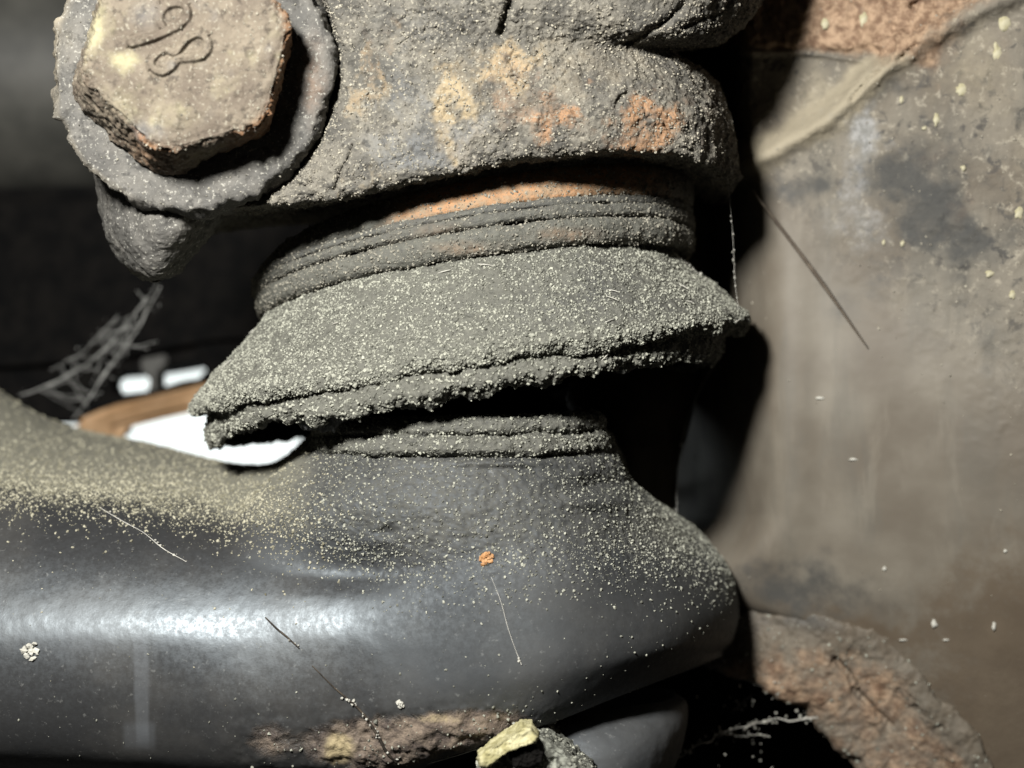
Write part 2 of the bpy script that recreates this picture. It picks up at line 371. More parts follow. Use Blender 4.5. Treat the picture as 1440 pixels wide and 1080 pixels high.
rx = np.array([p[0] for p in ridge[::-1]], float); ry = np.array([p[1] for p in ridge[::-1]], float)
above = sstep(16, -26, Y - np.interp(X, rx, ry))
Pw = W(G)
G[..., 2] += 1.4 * above - 1.7 * np.exp(-(rd / 19) ** 2)
G[..., 2] -= .5 * np.exp(-(dpoly(X, Y, [(1020, 74), (1110, 74), (1175, 80), (1215, 86)]) / 4) ** 2)
G[..., 2] -= .9 * sstep(80, 60, Y) * above
lt = sstep(12, 60, Y - np.interp(X, [990, 1060, 1130, 1210, 1262, 1300, 1352, 1398, 1440], [905, 868, 862, 880, 912, 958, 1018, 1086, 1160]))
G[..., 2] += 6 * lt * (X < 1440)
crack = np.minimum(dpoly(X, Y, [(1197, 140), (1212, 122), (1224, 106), (1236, 100)]), dpoly(X, Y, [(1243, 88), (1256, 72)]))
crack = np.minimum(crack, np.minimum(dpoly(X, Y, [(1262, 84), (1288, 62)]), dpoly(X, Y, [(1280, 10), (1300, -6)])))
G[..., 2] += .8 * np.exp(-(crack / 2.6) ** 2)
Pw = W(G); N = out_normals(Pw)
rough_zone = sstep(520, 200, Y - (X - 1200) * .9) * .92 + .08
rough_zone = np.clip(rough_zone + .7 * blob(X, Y, 1430, 260, 120, 260), 0, 1.4)
disp = (.16 * fbm(Pw, 3, 4) + .10 * np.clip(ridged(Pw, 1.6, 3) - .9, 0, 2)) * rough_zone + .10 * fbm(Pw, 9, 3) + .30 * np.clip(fbm(Pw, 1.4, 3, off=5) - .62, 0, 1) * rough_zone
disp += (.35 * fbm(Pw, 1.2, 4, .6) * (above * sstep(78, 60, Y) + .9 * blob(X, Y, 1270, 70, 45, 30)))
Pw = Pw + N * (disp * 1e-3)[..., None]; N = out_normals(Pw)
wx = 30 * fbm(Pw, 4, 4, .6, 21); wy = 30 * fbm(Pw, 4, 4, .6, 27); U, Vv = X + wx, Y + wy
rust = .45 * np.clip(fbm(Pw, 9, 4, .6, 51), 0, 1) * sstep(1120, 1250, X) * sstep(620, 300, Y) + 1.1 * above * sstep(84, 62, Y) + .9 * blob(U, Vv, 1275, 65, 70, 40) + .45 * blob(U, Vv, 1310, 220, 30, 60) + .35 * blob(U, Vv, 1180, 240, 50, 90) + .4 * blob(U, Vv, 1430, 60, 40, 80)
tan = 1.25 * np.exp(-((rd + .3 * wx) / 26) ** 2) * sstep(1420, 1180, X) + .55 * blob(U, Vv, 1150, 130, 70, 60) + .5 * blob(U, Vv, 1390, 80, 60, 90) + .5 * blob(U, Vv, 1440, 250, 40, 120) + .4 * blob(U, Vv, 1240, 420, 110, 60) + .3 * blob(U, Vv, 1330, 120, 60, 60)
blue = 1.15 * blob(U, Vv, 1215, 182, 44, 30) + .75 * blob(U, Vv, 1208, 280, 42, 100)
grime = .9 * blob(U, Vv, 1122, 265, 40, 40) + .7 * blob(U, Vv, 1290, 300, 70, 90) + .6 * blob(U, Vv, 1400, 330, 50, 60) + .7 * np.clip(fbm(Pw, 7, 4, .6, 57), 0, 1) * sstep(640, 330, Y) + .6 * blob(U, Vv, 1085, 830, 90, 50) + .45 * blob(U, Vv, 1190, 840, 120, 50) + .35 * blob(U, Vv, 1350, 190, 60, 60) + .4 * blob(U, Vv, 1390, 480, 30, 60)
warm = .8 * blob(U, Vv, 1180, 885, 130, 26) + 1.0 * sstep(700, 1000, Vv) * sstep(1230, 1440, U) + .55 * sstep(640, 900, Vv) + .25 * sstep(1250, 1440, U) * sstep(350, 600, Vv)
grit = np.clip(sstep(470, 230, Y - (X - 1230) * .8 + .5 * wx) + .3 * sstep(870, 960, Y), 0, 1)
grid_mesh('plate', Pw, M_GRIMY, shield, attrs={'rust': rust, 'tan': tan, 'blue': blue, 'grit': grit, 'warm': warm, 'grime': grime})
sh_P, sh_N, sh_XY = Pw, N, (X, Y)
dust(shield, [(Pw, N, .04 + 1.2 * rough_zone * (fbm(Pw, 4, 3) > -.1), 1)], 1500, .03, .14, M_GRAIN_P, power=3)
# rusted lump on the lower edge of the plate
cols = []
top = [(990, 905), (1060, 868), (1130, 862), (1210, 880), (1262, 912), (1300, 958), (1352, 1018), (1398, 1086), (1440, 1160)]
bot = [(985, 925), (1035, 945), (1075, 960), (1130, 1000), (1165, 1030), (1195, 1060), (1225, 1100), (1250, 1150), (1280, 1220)]
dep = [17.5, 14.5, 12.6, 10.9, 9.6, 8.8, 7.6, 6.6, 5.5]
def pd(x, y): return 14.5 - 12 * max(0.0, x - 1000) / 600 + 9 * (max(0.0, y - 560) / 520) ** 1.5
def mid(t, dd): return [(a[0] * (1-t) + b[0] * t, a[1] * (1-t) + b[1] * t, pd(a[0] * (1-t) + b[0] * t, a[1] * (1-t) + b[1] * t) + dd + e) for a, b, e in zip(top, bot, (1.2, .4, -.2, -.2, 0, 0, 0, 0, 0))]
lift = (.5, .4, .3, .2, 0, -.4, -.6, -.6, -.6)
rows = [mid(-.06, 2.0), mid(-.03, .9), [(x, y, d + e) for (x, y, d), e in zip(mid(.01, .05), lift)], [(x, y, d + e) for (x, y, d), e in zip(mid(.05, -.15), lift)], mid(.35, -.45), mid(.7, -1.0), mid(.96, -.9), mid(1.0, 0), mid(.97, 4)]
G = sheet(rows, 320, 200); q_ = W(G); G[..., 0] += 11 * fbm(q_, 5, 4, .6, 61); G[..., 1] += 11 * fbm(q_, 5, 4, .6, 67)
Pw = W(G); N = out_normals(Pw); X, Y = G[..., 0], G[..., 1]
disp = .24 * fbm(Pw, 4.0, 5, .6) + .20 * np.clip(ridged(Pw, 2.2, 3) - 1, 0, 2) - .8 * np.exp(-(dpoly(X, Y, [(1175, 930), (1195, 950), (1205, 975), (1250, 1020)]) / 5) ** 2)
Pw = Pw + N * (disp * 1e-3)[..., None]; N = out_normals(Pw)
bel = Y - np.interp(X, [990, 1060, 1130, 1210, 1262, 1300, 1352, 1398, 1440], [905, 868, 862, 880, 912, 958, 1018, 1086, 1160]) + 22 * fbm(Pw, 4, 4, .6, 71)
grid_mesh('rust_scale', Pw, M_GRIMY, shield, attrs={'rust': sstep(8, 75, bel) * (.75 + .5 * fbm(Pw, 4, 3)), 'tan': .35 * sstep(20, 60, bel) * (.6 + fbm(Pw, 5, 3, off=4)), 'blue': 0 * X, 'grit': .25 + .75 * sstep(5, 60, bel), 'warm': .75 - .3 * sstep(20, 90, bel), 'grime': .45 * blob(X, Y, 1120, 872, 100, 26) + .35 * np.clip(fbm(Pw, 3, 3, off=14), 0, 1)}, label='brown flaking rust scale along the lower edge of the plate')
dust(shield, [(Pw, N, np.ones_like(X), 1)], 500, .05, .19, M_GRAIN, name='pale_specks', power=3)
# paint flakes
def flake(px, py, rx, ry, d, mat, parent, name, lab=None):
    n = 16; th = np.linspace(0, 2 * math.pi, n, endpoint=False); rr = 1 + .18 * rng.normal(size=n)
    o = np.array([(px + rx * r_ * math.cos(t), py + ry * r_ * math.sin(t), d) for t, r_ in zip(th, rr)])
    i_ = np.array([(px + .7 * rx * r_ * math.cos(t), py + .7 * ry * r_ * math.sin(t), d - .10) for t, r_ in zip(th, rr)]); b = o.copy(); b[:, 2] += .5
    c = np.repeat(np.array([[px, py, d - .12]]), n, 0)
    return grid_mesh(name, W(np.stack([b, o, i_, c])), mat, parent, True, None, lab)
def plate_depth(px, py):
    k = np.argmin((sh_XY[0] - px) ** 2 + (sh_XY[1] - py) ** 2); return sh_P.reshape(-1, 3)[k, 1] * 1000
for px, py, rx, ry in ((1215, 27, 6, 10), (1403, 74, 6, 12), (1413, 30, 9, 13), (1352, 126, 9, 9), (1317, 168, 5, 9), (1269, 342, 3.5, 4.5), (1243, 341, 3, 4), (1268, 140, 3, 5), (1160, 34, 6, 9), (1300, 180, 4, 3), (1392, 385, 6, 5), (1424, 415, 5, 6), (1433, 300, 6, 9), (1355, 236, 4, 4)):
    flake(px, py, rx, ry, plate_depth(px, py) - .05, M_FLAKE, shield, 'paint_flake')
for px, py, rx, ry in ((1244, 800, 3, 3.5), (1314, 877, 5, 6), (1398, 880, 3, 6), (1153, 560, 7, 2), (1200, 646, 7, 2), (1270, 900, 6, 1.5), (1331, 900, 5, 1.5), (1414, 775, 3, 2.5)):
    flake(px, py, rx, ry, plate_depth(px, py) - .05, M_PALE, shield, 'pale_crumb')

# ---------------------------------------------------------------- steering knuckle
kn = thing('steering_knuckle', 'weathered grey steel knuckle clamp with orange rust stains above the boot', 'knuckle', W((700, 120, 10)).tolist())
def wrapr(pts): return pts
rows = [
 [(235, 330, 24), (290, 330, 24), (380, 318, 22), (465, 310, 20), (600, 285, 18), (740, 268, 18), (880, 262, 18), (960, 270, 19), (1005, 285, 22), (995, 290, 30)],
 [(235, 296, 0), (290, 295.5, -3.2), (365, 288.5, -4.9), (465, 279.5, -5.8), (600, 251.5, -6.2), (740, 223.5, -6.2), (880, 211.5, -5.6), (970, 221.5, -3.0), (1022, 246, 4), (1004, 262, 24)],
 [(235, 290, -2), (290, 294, -4.6), (365, 287, -6.4), (465, 278, -7.4), (600, 250, -7.8), (740, 222, -7.8), (880, 210, -7.2), (970, 220, -4.6), (1024, 241, 3), (1010, 250, 24)],
 [(235, 250, -3), (290, 255, -5), (365, 260, -7.0), (465, 250, -8.0), (600, 220, -8.6), (740, 190, -8.6), (880, 178, -8.0), (970, 186, -5.2), (1021, 205, 2.5), (1008, 215, 24)],
 [(235, 160, -3), (290, 160, -5), (365, 170, -6.8), (465, 165, -7.8), (600, 150, -8.6), (740, 135, -8.8), (880, 130, -7.8), (965, 135, -4.6), (1010, 150, 2.5), (1000, 160, 24)],
 [(235, 100, -3), (290, 100, -5), (365, 100, -6.6), (465, 100, -7.6), (600, 95, -8.4), (740, 90, -8.4), (870, 88, -6.8), (940, 90, -3.6), (988, 104, 3), (975, 110, 24)],
 [(235, 50, -3), (290, 50, -5), (365, 50, -6.6), (465, 50, -7.6), (600, 55, -8.4), (740, 60, -8.2), (860, 66, -6.4), (915, 69, -3.6), (944, 73, 2), (930, 75, 24)],
 [(235, 0, -3), (290, 0, -5), (365, 0, -6.6), (465, 0, -7.8), (600, 5, -9.0), (740, 15, -9.2), (860, 35, -8.6), (955, 48, -6.2), (1003, 55, -1), (985, 62, 22)],
 [(235, -60, -3), (290, -60, -5), (365, -60, -6.6), (465, -60, -8), (600, -50, -9.4), (740, -40, -9.8), (860, -20, -9.6), (970, -5, -7.4), (1046, 4, -1), (1030, 10, 22)],
 [(235, -190, -3), (290, -190, -5), (365, -190, -6.6), (465, -190, -8), (600, -180, -9.4), (740, -170, -9.8), (860, -160, -9.6), (990, -150, -7.6), (1085, -140, -1), (1070, -140, 22)],
]
G = sheet(rows, 640, 460); X, Y = G[..., 0], G[..., 1]
# groove round the bolt flange
fr = np.hypot(X - 268, Y - 97)
G[..., 2] += 3.2 * np.exp(-((fr - 202) / 8) ** 2) + 2.5 * sstep(204, 190, fr)
gash = [(722, -10), (712, 18), (704, 46)]
G[..., 2] += 1.6 * np.exp(-(dpoly(X, Y, gash) / 4.5) ** 2)
for c_, w_, a_ in (([(470, 268), (478, 242), (490, 222), (496, 205)], 2.5, .5), ([(880, 60), (905, 48), (935, 30), (960, 6)], 5, 1.0), ([(868, 150), (872, 138), (882, 130)], 2.5, .35), ([(455, 70), (463, 55)], 2.5, .4), ([(560, 62), (585, 48), (615, 40)], 2, .25), ([(700, 110), (722, 108), (742, 118)], 2.5, .25), ([(960, 40), (985, 28), (1010, 20)], 3, .5), ([(930, 190), (950, 205), (975, 212)], 2.5, .3), ([(520, 130), (515, 160)], 2, .25), ([(840, 10), (848, 30), (842, 45)], 2, .3)):
    G[..., 2] += a_ * np.exp(-(dpoly(X, Y, c_) / w_) ** 2)
Pw = W(G); N = out_normals(Pw); edge = sstep(900, 1010, X)
X0, Y0 = X, Y
low = np.exp(-((Y - np.interp(X, [300, 465, 600, 740, 880, 1020], [290, 280, 252, 224, 213, 245])) / 10) ** 2)
crk = np.exp(-(perlin(Pw / .0034 + .35 * np.stack([fbm(Pw, 1.5, 3)] * 3, -1)) / .030) ** 2) * sstep(-.1, .35, fbm(Pw, 6, 2, off=77))
disp = -.26 * crk + .20 * fbm(Pw, 6, 4) + .14 * fbm(Pw, 1.3, 4, .6) + .10 * fbm(Pw, .45, 3, .6) + .20 * np.clip(ridged(Pw, 3.0, 3, 4.0) - 1.1, 0, 1) + .22 * edge * fbm(Pw, 1.8, 4) + .30 * low * fbm(Pw, 1.0, 4, .6)
pit = blob(X, Y, 915, 165, 30, 30) + blob(X, Y, 625, 150, 30, 34) + blob(X, Y, 785, 155, 24, 22)
disp -= pit * (.25 + .25 * fbm(Pw, .9, 4, .65))
disp -= .5 * np.clip(fbm(Pw, 1.8, 3, off=31) - .75, 0, 1)
Pw = Pw + N * (disp * 1e-3)[..., None]; N = out_normals(Pw)
X, Y = X + 38 * fbm(Pw, 3.0, 5, .65, 41), Y + 38 * fbm(Pw, 3.0, 5, .65, 47)
rust = 1.35 * blob(X, Y, 912, 165, 38, 36, 10) + 1.15 * blob(X, Y, 786, 158, 34, 28) + .6 * blob(X, Y, 870, 205, 60, 20) + .55 * blob(X, Y, 725, 150, 40, 55) + .4 * blob(X, Y, 1000, 170, 30, 60) + .5 * blob(X, Y, 530, 90, 16, 80) + .35 * blob(X, Y, 720, 90, 60, 30)
tan = 1.35 * blob(X, Y, 628, 150, 40, 36, -25) + .9 * blob(X, Y, 715, 92, 50, 28, -10) + .55 * blob(X, Y, 660, 205, 60, 30) + .8 * blob(X, Y, 530, 110, 18, 60) + .45 * blob(X, Y, 850, 90, 160, 50) + .6 * blob(X, Y, 510, 255, 30, 12)
blue = 1.1 * blob(X, Y, 665, 190, 50, 26) + .9 * blob(X, Y, 570, 140, 30, 60) + .8 * blob(X, Y, 580, 220, 90, 25) + .5 * blob(X, Y, 600, 30, 110, 50)
grid_mesh('clamp_body', Pw, M_KNUCKLE, kn, attrs={'rust': rust, 'tan': tan, 'blue': blue})
X, Y = X0, Y0
dn = np.where((Y < 300) & (fr > 206), 1.0, 0.0) * (.7 + .6 * fbm(Pw, 3, 3)) * np.clip(1.15 - .6 * pit, .1, 2)
dust(kn, [(Pw, N, dn, 1)], 30000, .03, .13, M_GRAIN_P, power=2.2)
# lug under the bolt
def ringloft(keys, nth, nv, ref=True):
    """keys: (left px, left py, right px, right py, sag px, centre depth, depth radius mm, t)"""
    K = np.array(keys, float); t = np.linspace(K[0, 7], K[-1, 7], nv); A = herm(K[:, 7], K[:, :7], t)
    th = np.linspace(0, 2 * math.pi, nth, endpoint=False); c, s_ = np.cos(th), np.sin(th)
    d = A[:, 5:6] - A[:, 6:7] * s_
    cx, cy = (A[:, 0:1] + A[:, 2:3]) / 2, (A[:, 1:2] + A[:, 3:4]) / 2; ux, uy = (A[:, 2:3] - A[:, 0:1]) / 2, (A[:, 3:4] - A[:, 1:2]) / 2
    k0 = (D + A[:, 5:6] * .001) / D
    kf = (D + (A[:, 5:6] - A[:, 6:7]) * .001) / D     # sag is given as seen at the front of the ring
    vx = (cx - 720) * S * (kf - k0); vz = (540 - cy + A[:, 4:5]) * S * kf - (540 - cy) * S * k0
    P = np.stack([(cx - 720 + ux * c) * S * k0 + vx * s_, d * .001, (540 - cy - uy * c) * S * k0 + vz * s_], -1)
    ctr = W(np.concatenate([cx, cy, A[:, 5:6]], -1))[:, None, :]
    return P, ctr, t, th
P, ctr, t, th = ringloft([(135, 235, 330, 235, 0, 3, 9, 0), (140, 285, 320, 290, 0, 3, 9.6, 1), (146, 322, 305, 320, -3, 3, 9.4, 2), (158, 350, 285, 345, -5, 3, 8.6, 3), (180, 376, 262, 370, -6, 3, 7, 4), (198, 390, 250, 384, -4, 3, 4.5, 5), (214, 396, 226, 394, 0, 3, 1, 5.5)], 220, 140)
N = out_normals(P, True, ctr); P = P + N * ((.30 * fbm(P, 3.5, 4) + .10 * fbm(P, .8, 4, .6)) * 1e-3)[..., None]
z = np.zeros(P.shape[:2]); grid_mesh('lug', P, M_FLANGE, kn, True, {'rust': z, 'tan': z, 'blue': z + .2})
# dark post of the knuckle, added for the shaded band behind the boot
P, ctr, t, th = ringloft([(800, 60, 1040, 60, 0, 28, 8, 0), (800, 250, 1030, 250, 0, 28, 8, 1), (800, 450, 1022, 450, 0, 30, 8, 2), (800, 540, 985, 540, 0, 30, 8, 2.6), (795, 640, 958, 640, 0, 30, 8, 3), (795, 740, 955, 740, 0, 30, 8, 4), (795, 900, 955, 900, 0, 30, 8, 5)], 90, 120)
N = out_normals(P, True, ctr); P = P + N * ((.25 * fbm(P, 4, 4)) * 1e-3)[..., None]
grid_mesh('shade_post', P, M_POST, kn, True)

# ---------------------------------------------------------------- hex bolt
FC = W((262, 65, -14.4)); BC = W((266, 85, -9)); ax = BC - FC
bolt = thing('hex_bolt', 'rusted tan hex head bolt with raised 98 mark and wide round flange', 'bolt', BC.tolist())
R = 158 * S * (D - .0144) / D; phi0 = math.atan2(-(215 - 65), 225 - 262)
nth = 760; th = np.linspace(0, 2 * math.pi, nth, endpoint=False)
hexr = math.cos(math.pi / 6) / np.cos(((th - phi0) % (math.pi / 3)) - math.pi / 6)      # 1 at corners
def soft_hex(k): return 1.0 / ((1 / hexr) ** k + 1.0 ** k) ** (1 / k) if k else hexr
rr = []   # (radius per angle / R, axial 0..1)
face = np.minimum(hexr * .955, .915)
for f in np.concatenate([np.linspace(.004, .90, 120), np.linspace(.905, 1.0, 18)]): rr.append((face * f, np.full(nth, .03 * sstep(.9, 1.0, f))))
outer = np.minimum(hexr, .950)
flare = .17 * np.clip(np.cos(th - math.radians(212)), 0, 1) ** .9
for f in np.linspace(.08, 1, 12): rr.append((face * (1 - f) + outer * f, np.full(nth, .03 + .11 * f)))
for f in np.linspace(.03, 1, 34): rr.append((outer * (1 + .01 * f + flare * f ** 1.15), np.full(nth, .14 + .9 * f)))
RR = np.array([a for a, _ in rr]); AX = np.array([b for _, b in rr])
P = FC + ax * AX[..., None] + R * np.stack([RR * np.cos(th), 0 * RR, RR * np.sin(th)], -1)
k_ = (D + P[..., 1]) / D; X, Y = 720 + P[..., 0] / S / k_, 540 - P[..., 2] / S / k_
isface = (AX < .04)
nine = [(186, 63), (212, 56), (238, 45), (257, 34), (265, 23), (263, 12), (254, 6), (240, 8), (229, 16), (225, 28), (230, 38)]
eight = [(250, 86), (240, 98), (228, 103), (217, 98), (214, 88), (222, 77), (236, 71), (247, 76), (256, 66), (266, 55), (280, 49), (291, 55), (294, 67), (287, 78), (272, 83), (258, 84), (250, 86)]
def curve(p): q = np.array(p, float); k = np.concatenate([[0], np.cumsum(np.linalg.norm(np.diff(q, axis=0), axis=1))]); return [tuple(v) for v in herm(k, q, np.linspace(0, k[-1], 50))]
nine, eight = curve(nine), curve(eight)
small = [[(220, 10), (227, 12)], [(223, 2), (224, 11)], [(228, 1), (231, 9), (234, 0)]]
st = np.minimum(dpoly(X, Y, nine), dpoly(X, Y, eight)); st2 = np.minimum(dpoly(X + 1.2, Y + 1.6, nine), dpoly(X + 1.2, Y + 1.6, eight))
wd = np.where(st2 < st, 12.0, 6.5)      # upper left slope eased, shaped so only the lower right edge shades
em = sstep(0, 1, (wd - st) / (wd - 2.5)) * .46 * np.clip(.9 + .35 * fbm(P, 1.6, 3, off=8), .2, 1.2)
for s_ in small: em = np.maximum(em, sstep(2.6, 1.2, dpoly(X, Y, s_)) * .3)
em = np.maximum(em, sstep(1.8, .6, np.abs(np.hypot(X - 239, Y - 3) - 4)) * .3)
Nn = normals(P, True); Nn *= np.sign((Nn * (P - (FC + ax * .55))).sum(-1, keepdims=True))
sidem = sstep(.03, .14, AX)
disp = (em * isface + .10 * fbm(P, 3.5, 4) + .05 * fbm(P, .8, 4, .6) + .24 * np.clip(fbm(P, 2.0, 4, off=3) - .25, 0, 1) + sidem * (.14 * fbm(P, 3.0, 2, off=5) + .20 * fbm(P, 1.0, 4, .6) - .05))
disp -= .3 * np.clip(fbm(P, 1.5, 3, off=11) - .6, 0, 1) * isface
rim = np.exp(-((AX - .08) / .07) ** 2) * sstep(.8, .95, RR); disp += rim * .34 * fbm(P, .8, 4, .6)
P = P + Nn * (disp * 1e-3)[..., None]
rust = 1.3 * np.clip(rim * 1.0 + sidem * .8, 0, 1.2) * (.12 + .88 * sstep(290, 380, X) + .5 * blob(X, Y, 215, 205, 40, 40)) + .2
tan = .55 * np.clip(fbm(P, 3.2, 4, .6, 23), 0, 1) + .8 * blob(X, Y, 132, 45, 20, 40) + .75 * blob(X, Y, 175, 88, 18, 18) + .55 * blob(X, Y, 170, 140, 30, 22) + .45 * blob(X, Y, 240, 170, 80, 25) + .3 * blob(X, Y, 300, 130, 20, 20)
blue = .7 * np.clip(fbm(P, 3.6, 4, .6, 29), 0, 1) + .7 * blob(X, Y, 205, 20, 30, 30) + .6 * blob(X, Y, 200, 185, 30, 14)
grid_mesh('head', P, M_BOLT, bolt, True, {'rust': rust, 'tan': tan, 'blue': blue})
Nb = Nn
dust(bolt, [(P, Nb, np.where(AX < .3, 1.0, 0) * (.4 + .8 * (fbm(P, 2.2, 3) > .1) + 2 * rim), 1)], 650, .03, .12, M_GRAIN_P, power=3)
# flange
FO = W((266, 97, -8.6)); RF = 199 * S * (D - .0086) / D
wob = 1 + .012 * np.sin(3 * th + 1) + .009 * np.sin(7 * th) + .006 * np.sin(13 * th + 2)
rr = [(f, 0.0) for f in np.linspace(.55, .95, 90)] + [(.97, .0001), (.985, .0003), (.995, .0007), (1.0, .0014), (1.0, .0022), (.99, .0034), (.97, .0048), (.95, .0075), (.93, .012)]
P = np.stack([FO + np.stack([RF * f * wob * np.cos(th), 0 * th + a, RF * f * wob * np.sin(th)], -1) for f, a in rr])
k_ = (D + P[..., 1]) / D; X, Y = 720 + P[..., 0] / S / k_, 540 - P[..., 2] / S / k_
Nn = normals(P, True); Nn *= np.where(np.median(Nn[:60, :, 1]) > 0, -1, 1)
rad = np.array([f for f, _ in rr])[:, None]
P = P + Nn * ((.16 * fbm(P, 4, 4) + .07 * fbm(P, .9, 4, .6) + sstep(.965, .995, rad) * (.42 * fbm(P, 2.2, 5, .62) + .1) + .35 * sstep(110, 90, X) * fbm(P, 2.2, 3)) * 1e-3)[..., None]
flr = .5 * blob(X, Y, 440, 110, 30, 90); grid_mesh('flange', P, M_FLANGE, bolt, True, {'rust': flr, 'tan': .6 * sstep(.9, 1, rad) * sstep(300, 120, X) + .4 * blob(X, Y, 95, 60, 40, 60), 'blue': .35 + 0 * X})
dust(bolt, [(P, Nn, np.where(rad < .99, 1.0, 0.3) + 0 * X, 1)], 1300, .035, .11, M_GRAIN_K, name='flange_dust', power=3)

# ---------------------------------------------------------------- torn rubber boot
boot = thing('rubber_boot', 'torn black rubber dust boot with ribbed collar and dusty flared skirt', 'rubber boot', W((660, 430, 14)).tolist())
keys = {0: (415, 352, 962, 258, 56, 14, 16.0), 1: (364, 401, 966, 303, 57, 14, 18.2), 2: (370, 424, 966, 334, 57, 14, 18.6), 3: (374, 452, 962, 364, 46, 14, 18.4)}
def band(t0, t1, bul, nv, n0=1000, flat=0.0):
    K = [keys[i] + (i,) for i in range(4)]
    K = np.array(K, float); t = np.linspace(t0, t1, nv); A = herm(K[:, 7], K[:, :7], t)
    f = (t - t0) / (t1 - t0); e = np.clip(np.minimum(f, 1 - f) / .5, 0, 1); prof = (1 - (1 - e) ** 3) ** (1 / 2.2) * bul - .35 * bul
    keysb = np.concatenate([A, t[:, None]], 1)
    P, ctr, tt, th_ = ringloft(keysb, n0, nv)
    N = out_normals(P, True, ctr); P = P + N * (prof[:, None] * 1e-3)[..., None]
    return P, ctr, f
parts = []
def finish_band(name, P, ctr, rustf, dusty, amp=1.0, lab=None):
    N = out_normals(P, True, ctr)
    P = P + N * ((amp * (.22 * fbm(P, 6, 3) + .10 * fbm(P, 1.4, 4, .55) + .05 * fbm(P, .45, 3, .6))) * 1e-3)[..., None]
    k_ = (D + P[..., 1]) / D; X, Y = 720 + P[..., 0] / S / k_, 540 - P[..., 2] / S / k_
    grid_mesh(name, P, M_RUBBER, boot, True, {'rust': rustf(X, Y), 'dusty': dusty(X, Y)}, lab)
    return P, out_normals(P, True, ctr), X, Y
r_top = lambda X, Y: 1.25 * np.exp(-((X - 735) / 160) ** 4) + .6 * np.exp(-((X - 900) / 90) ** 2) + .45 * np.exp(-((X - 560) / 60) ** 2)
r_mid = lambda X, Y: .45 * blob(X, Y, 640, 345, 60, 22) + .3
r_low = lambda X, Y: .55 * blob(X, Y, 650, 350, 80, 20) + .58 * blob(X, Y, 800, 330, 70, 18)
dd = lambda v: (lambda X, Y: v + 0 * X)
P, c, f = band(0, .97, .75, 60); b0 = finish_band('collar_band', P, c, r_top, dd(.75), 1.0, 'top band of the collar stained orange with rust')
P, c, f = band(1.0, 1.34, .55, 30); b1 = finish_band('rib', P, c, r_mid, dd(.62), .8)
P, c, f = band(1.33, 1.99, .80, 40); b2 = finish_band('rib', P, c, r_mid, dd(.70), .9)
P, c, f = band(1.99, 2.97, 1.05, 50); b3 = finish_band('rib', P, c, r_low, dd(.80), 1.0)
# skirt: flares out to the hem, rolled at the edge
K = [(376, 440, 955, 352, 46, 14, 17.6, 0), (374, 454, 950, 362, 48, 14, 18.0, .3), (352, 480, 972, 384, 44, 14, 19.4, 1), (318, 516, 1006, 412, 36, 14, 21.0, 2), (290, 548, 1032, 434, 25, 14, 22.6, 3), (277, 564, 1047, 447, 20, 14, 23.4, 3.5), (273, 574, 1045, 456, 14, 14, 23.7, 3.8), (276, 580, 1036, 465, 9, 14, 23.4, 4.0), (284, 580, 1020, 468, 8, 14, 22.6, 4.2), (292, 576, 1006, 466, 10, 14, 21.6, 4.5)]
P, ctr, t, th = ringloft(K, 1300, 250); N = out_normals(P, True, ctr)
tt = t[:, None]; hem = np.exp(-((tt - 3.9) / .35) ** 2)
disp = .40 * fbm(P, 9, 3) + .16 * fbm(P, 2.0, 4, .55) + .07 * fbm(P, .5, 3, .6) + hem * (.22 * fbm(P, 3.0, 3) + .20 * fbm(P, .8, 3, .6) + .10)
P = P + N * (disp * 1e-3)[..., None]
rag = hem * (.28 * fbm(P, 4, 3, off=9) + .18 * fbm(P, 1.0, 3, off=2)); P[..., 2] += rag * 1e-3
N = out_normals(P, True, ctr)
k_ = (D + P[..., 1]) / D; X, Y = 720 + P[..., 0] / S / k_, 540 - P[..., 2] / S / k_
dsty = .80 + .40 * sstep(820, 350, X) + .5 * hem + .15 * fbm(P, 5, 3) - .12 * blob(X, Y, 830, 430, 90, 50)
grid_mesh('skirt', P, M_RUBBER, boot, True, {'rust': 0 * X, 'dusty': dsty}, 'flared lower skirt of the boot thick with pale dust')
skirt = (P, N, dsty, hem)
# torn lip hanging below the hem
K = [(296, 572, 1020, 468, 12, 14, 21.4, -.5), (300, 576, 1012, 478, 13, 14, 22.6, 0), (297, 586, 1012, 486, 16, 14, 22.9, .4), (295, 602, 1008, 495, 18, 14, 23.4, 1), (296, 617, 1003, 504, 17, 14, 23.4, 1.6), (298, 626, 997, 509, 15, 14, 22.4, 2), (306, 625, 988, 506, 12, 14, 20.6, 2.3), (312, 618, 994, 502, 14, 14, 20.0, 2.8)]
P, ctr, t, th = ringloft(K, 1300, 130); N = out_normals(P, True, ctr); tt = t[:, None]; hem2 = sstep(.6, 2.0, tt)
disp = .35 * fbm(P, 5, 3, off=3) + .25 * fbm(P, 1.6, 4, .6) + .10 * fbm(P, .5, 3, .6) + hem2 * .3 * fbm(P, .9, 3, .6) * (np.sin(th)[None, :] > -.1)
P = P + N * (disp * 1e-3)[..., None]
k_ = (D + P[..., 1]) / D; X = 720 + P[..., 0] / S / k_
front = np.sin(th)[None, :] > 0
ext = .55 * blob(X, 0 * X, 460, 0, 45, 10) - .75 * blob(X, 0 * X, 375, 0, 48, 10) + .25 * blob(X, 0 * X, 600, 0, 80, 10)
P[..., 2] -= (hem2 * (np.where(front, ext, 0) + .40 * np.where(front, 1, .5) * fbm(P * np.array([1, 1, 0]), 3, 3, off=4) + .30 * np.where(front, 1, .2) * fbm(P * np.array([1, 1, .2]), 1.1, 3, off=7))) * 1e-3
N = out_normals(P, True, ctr)
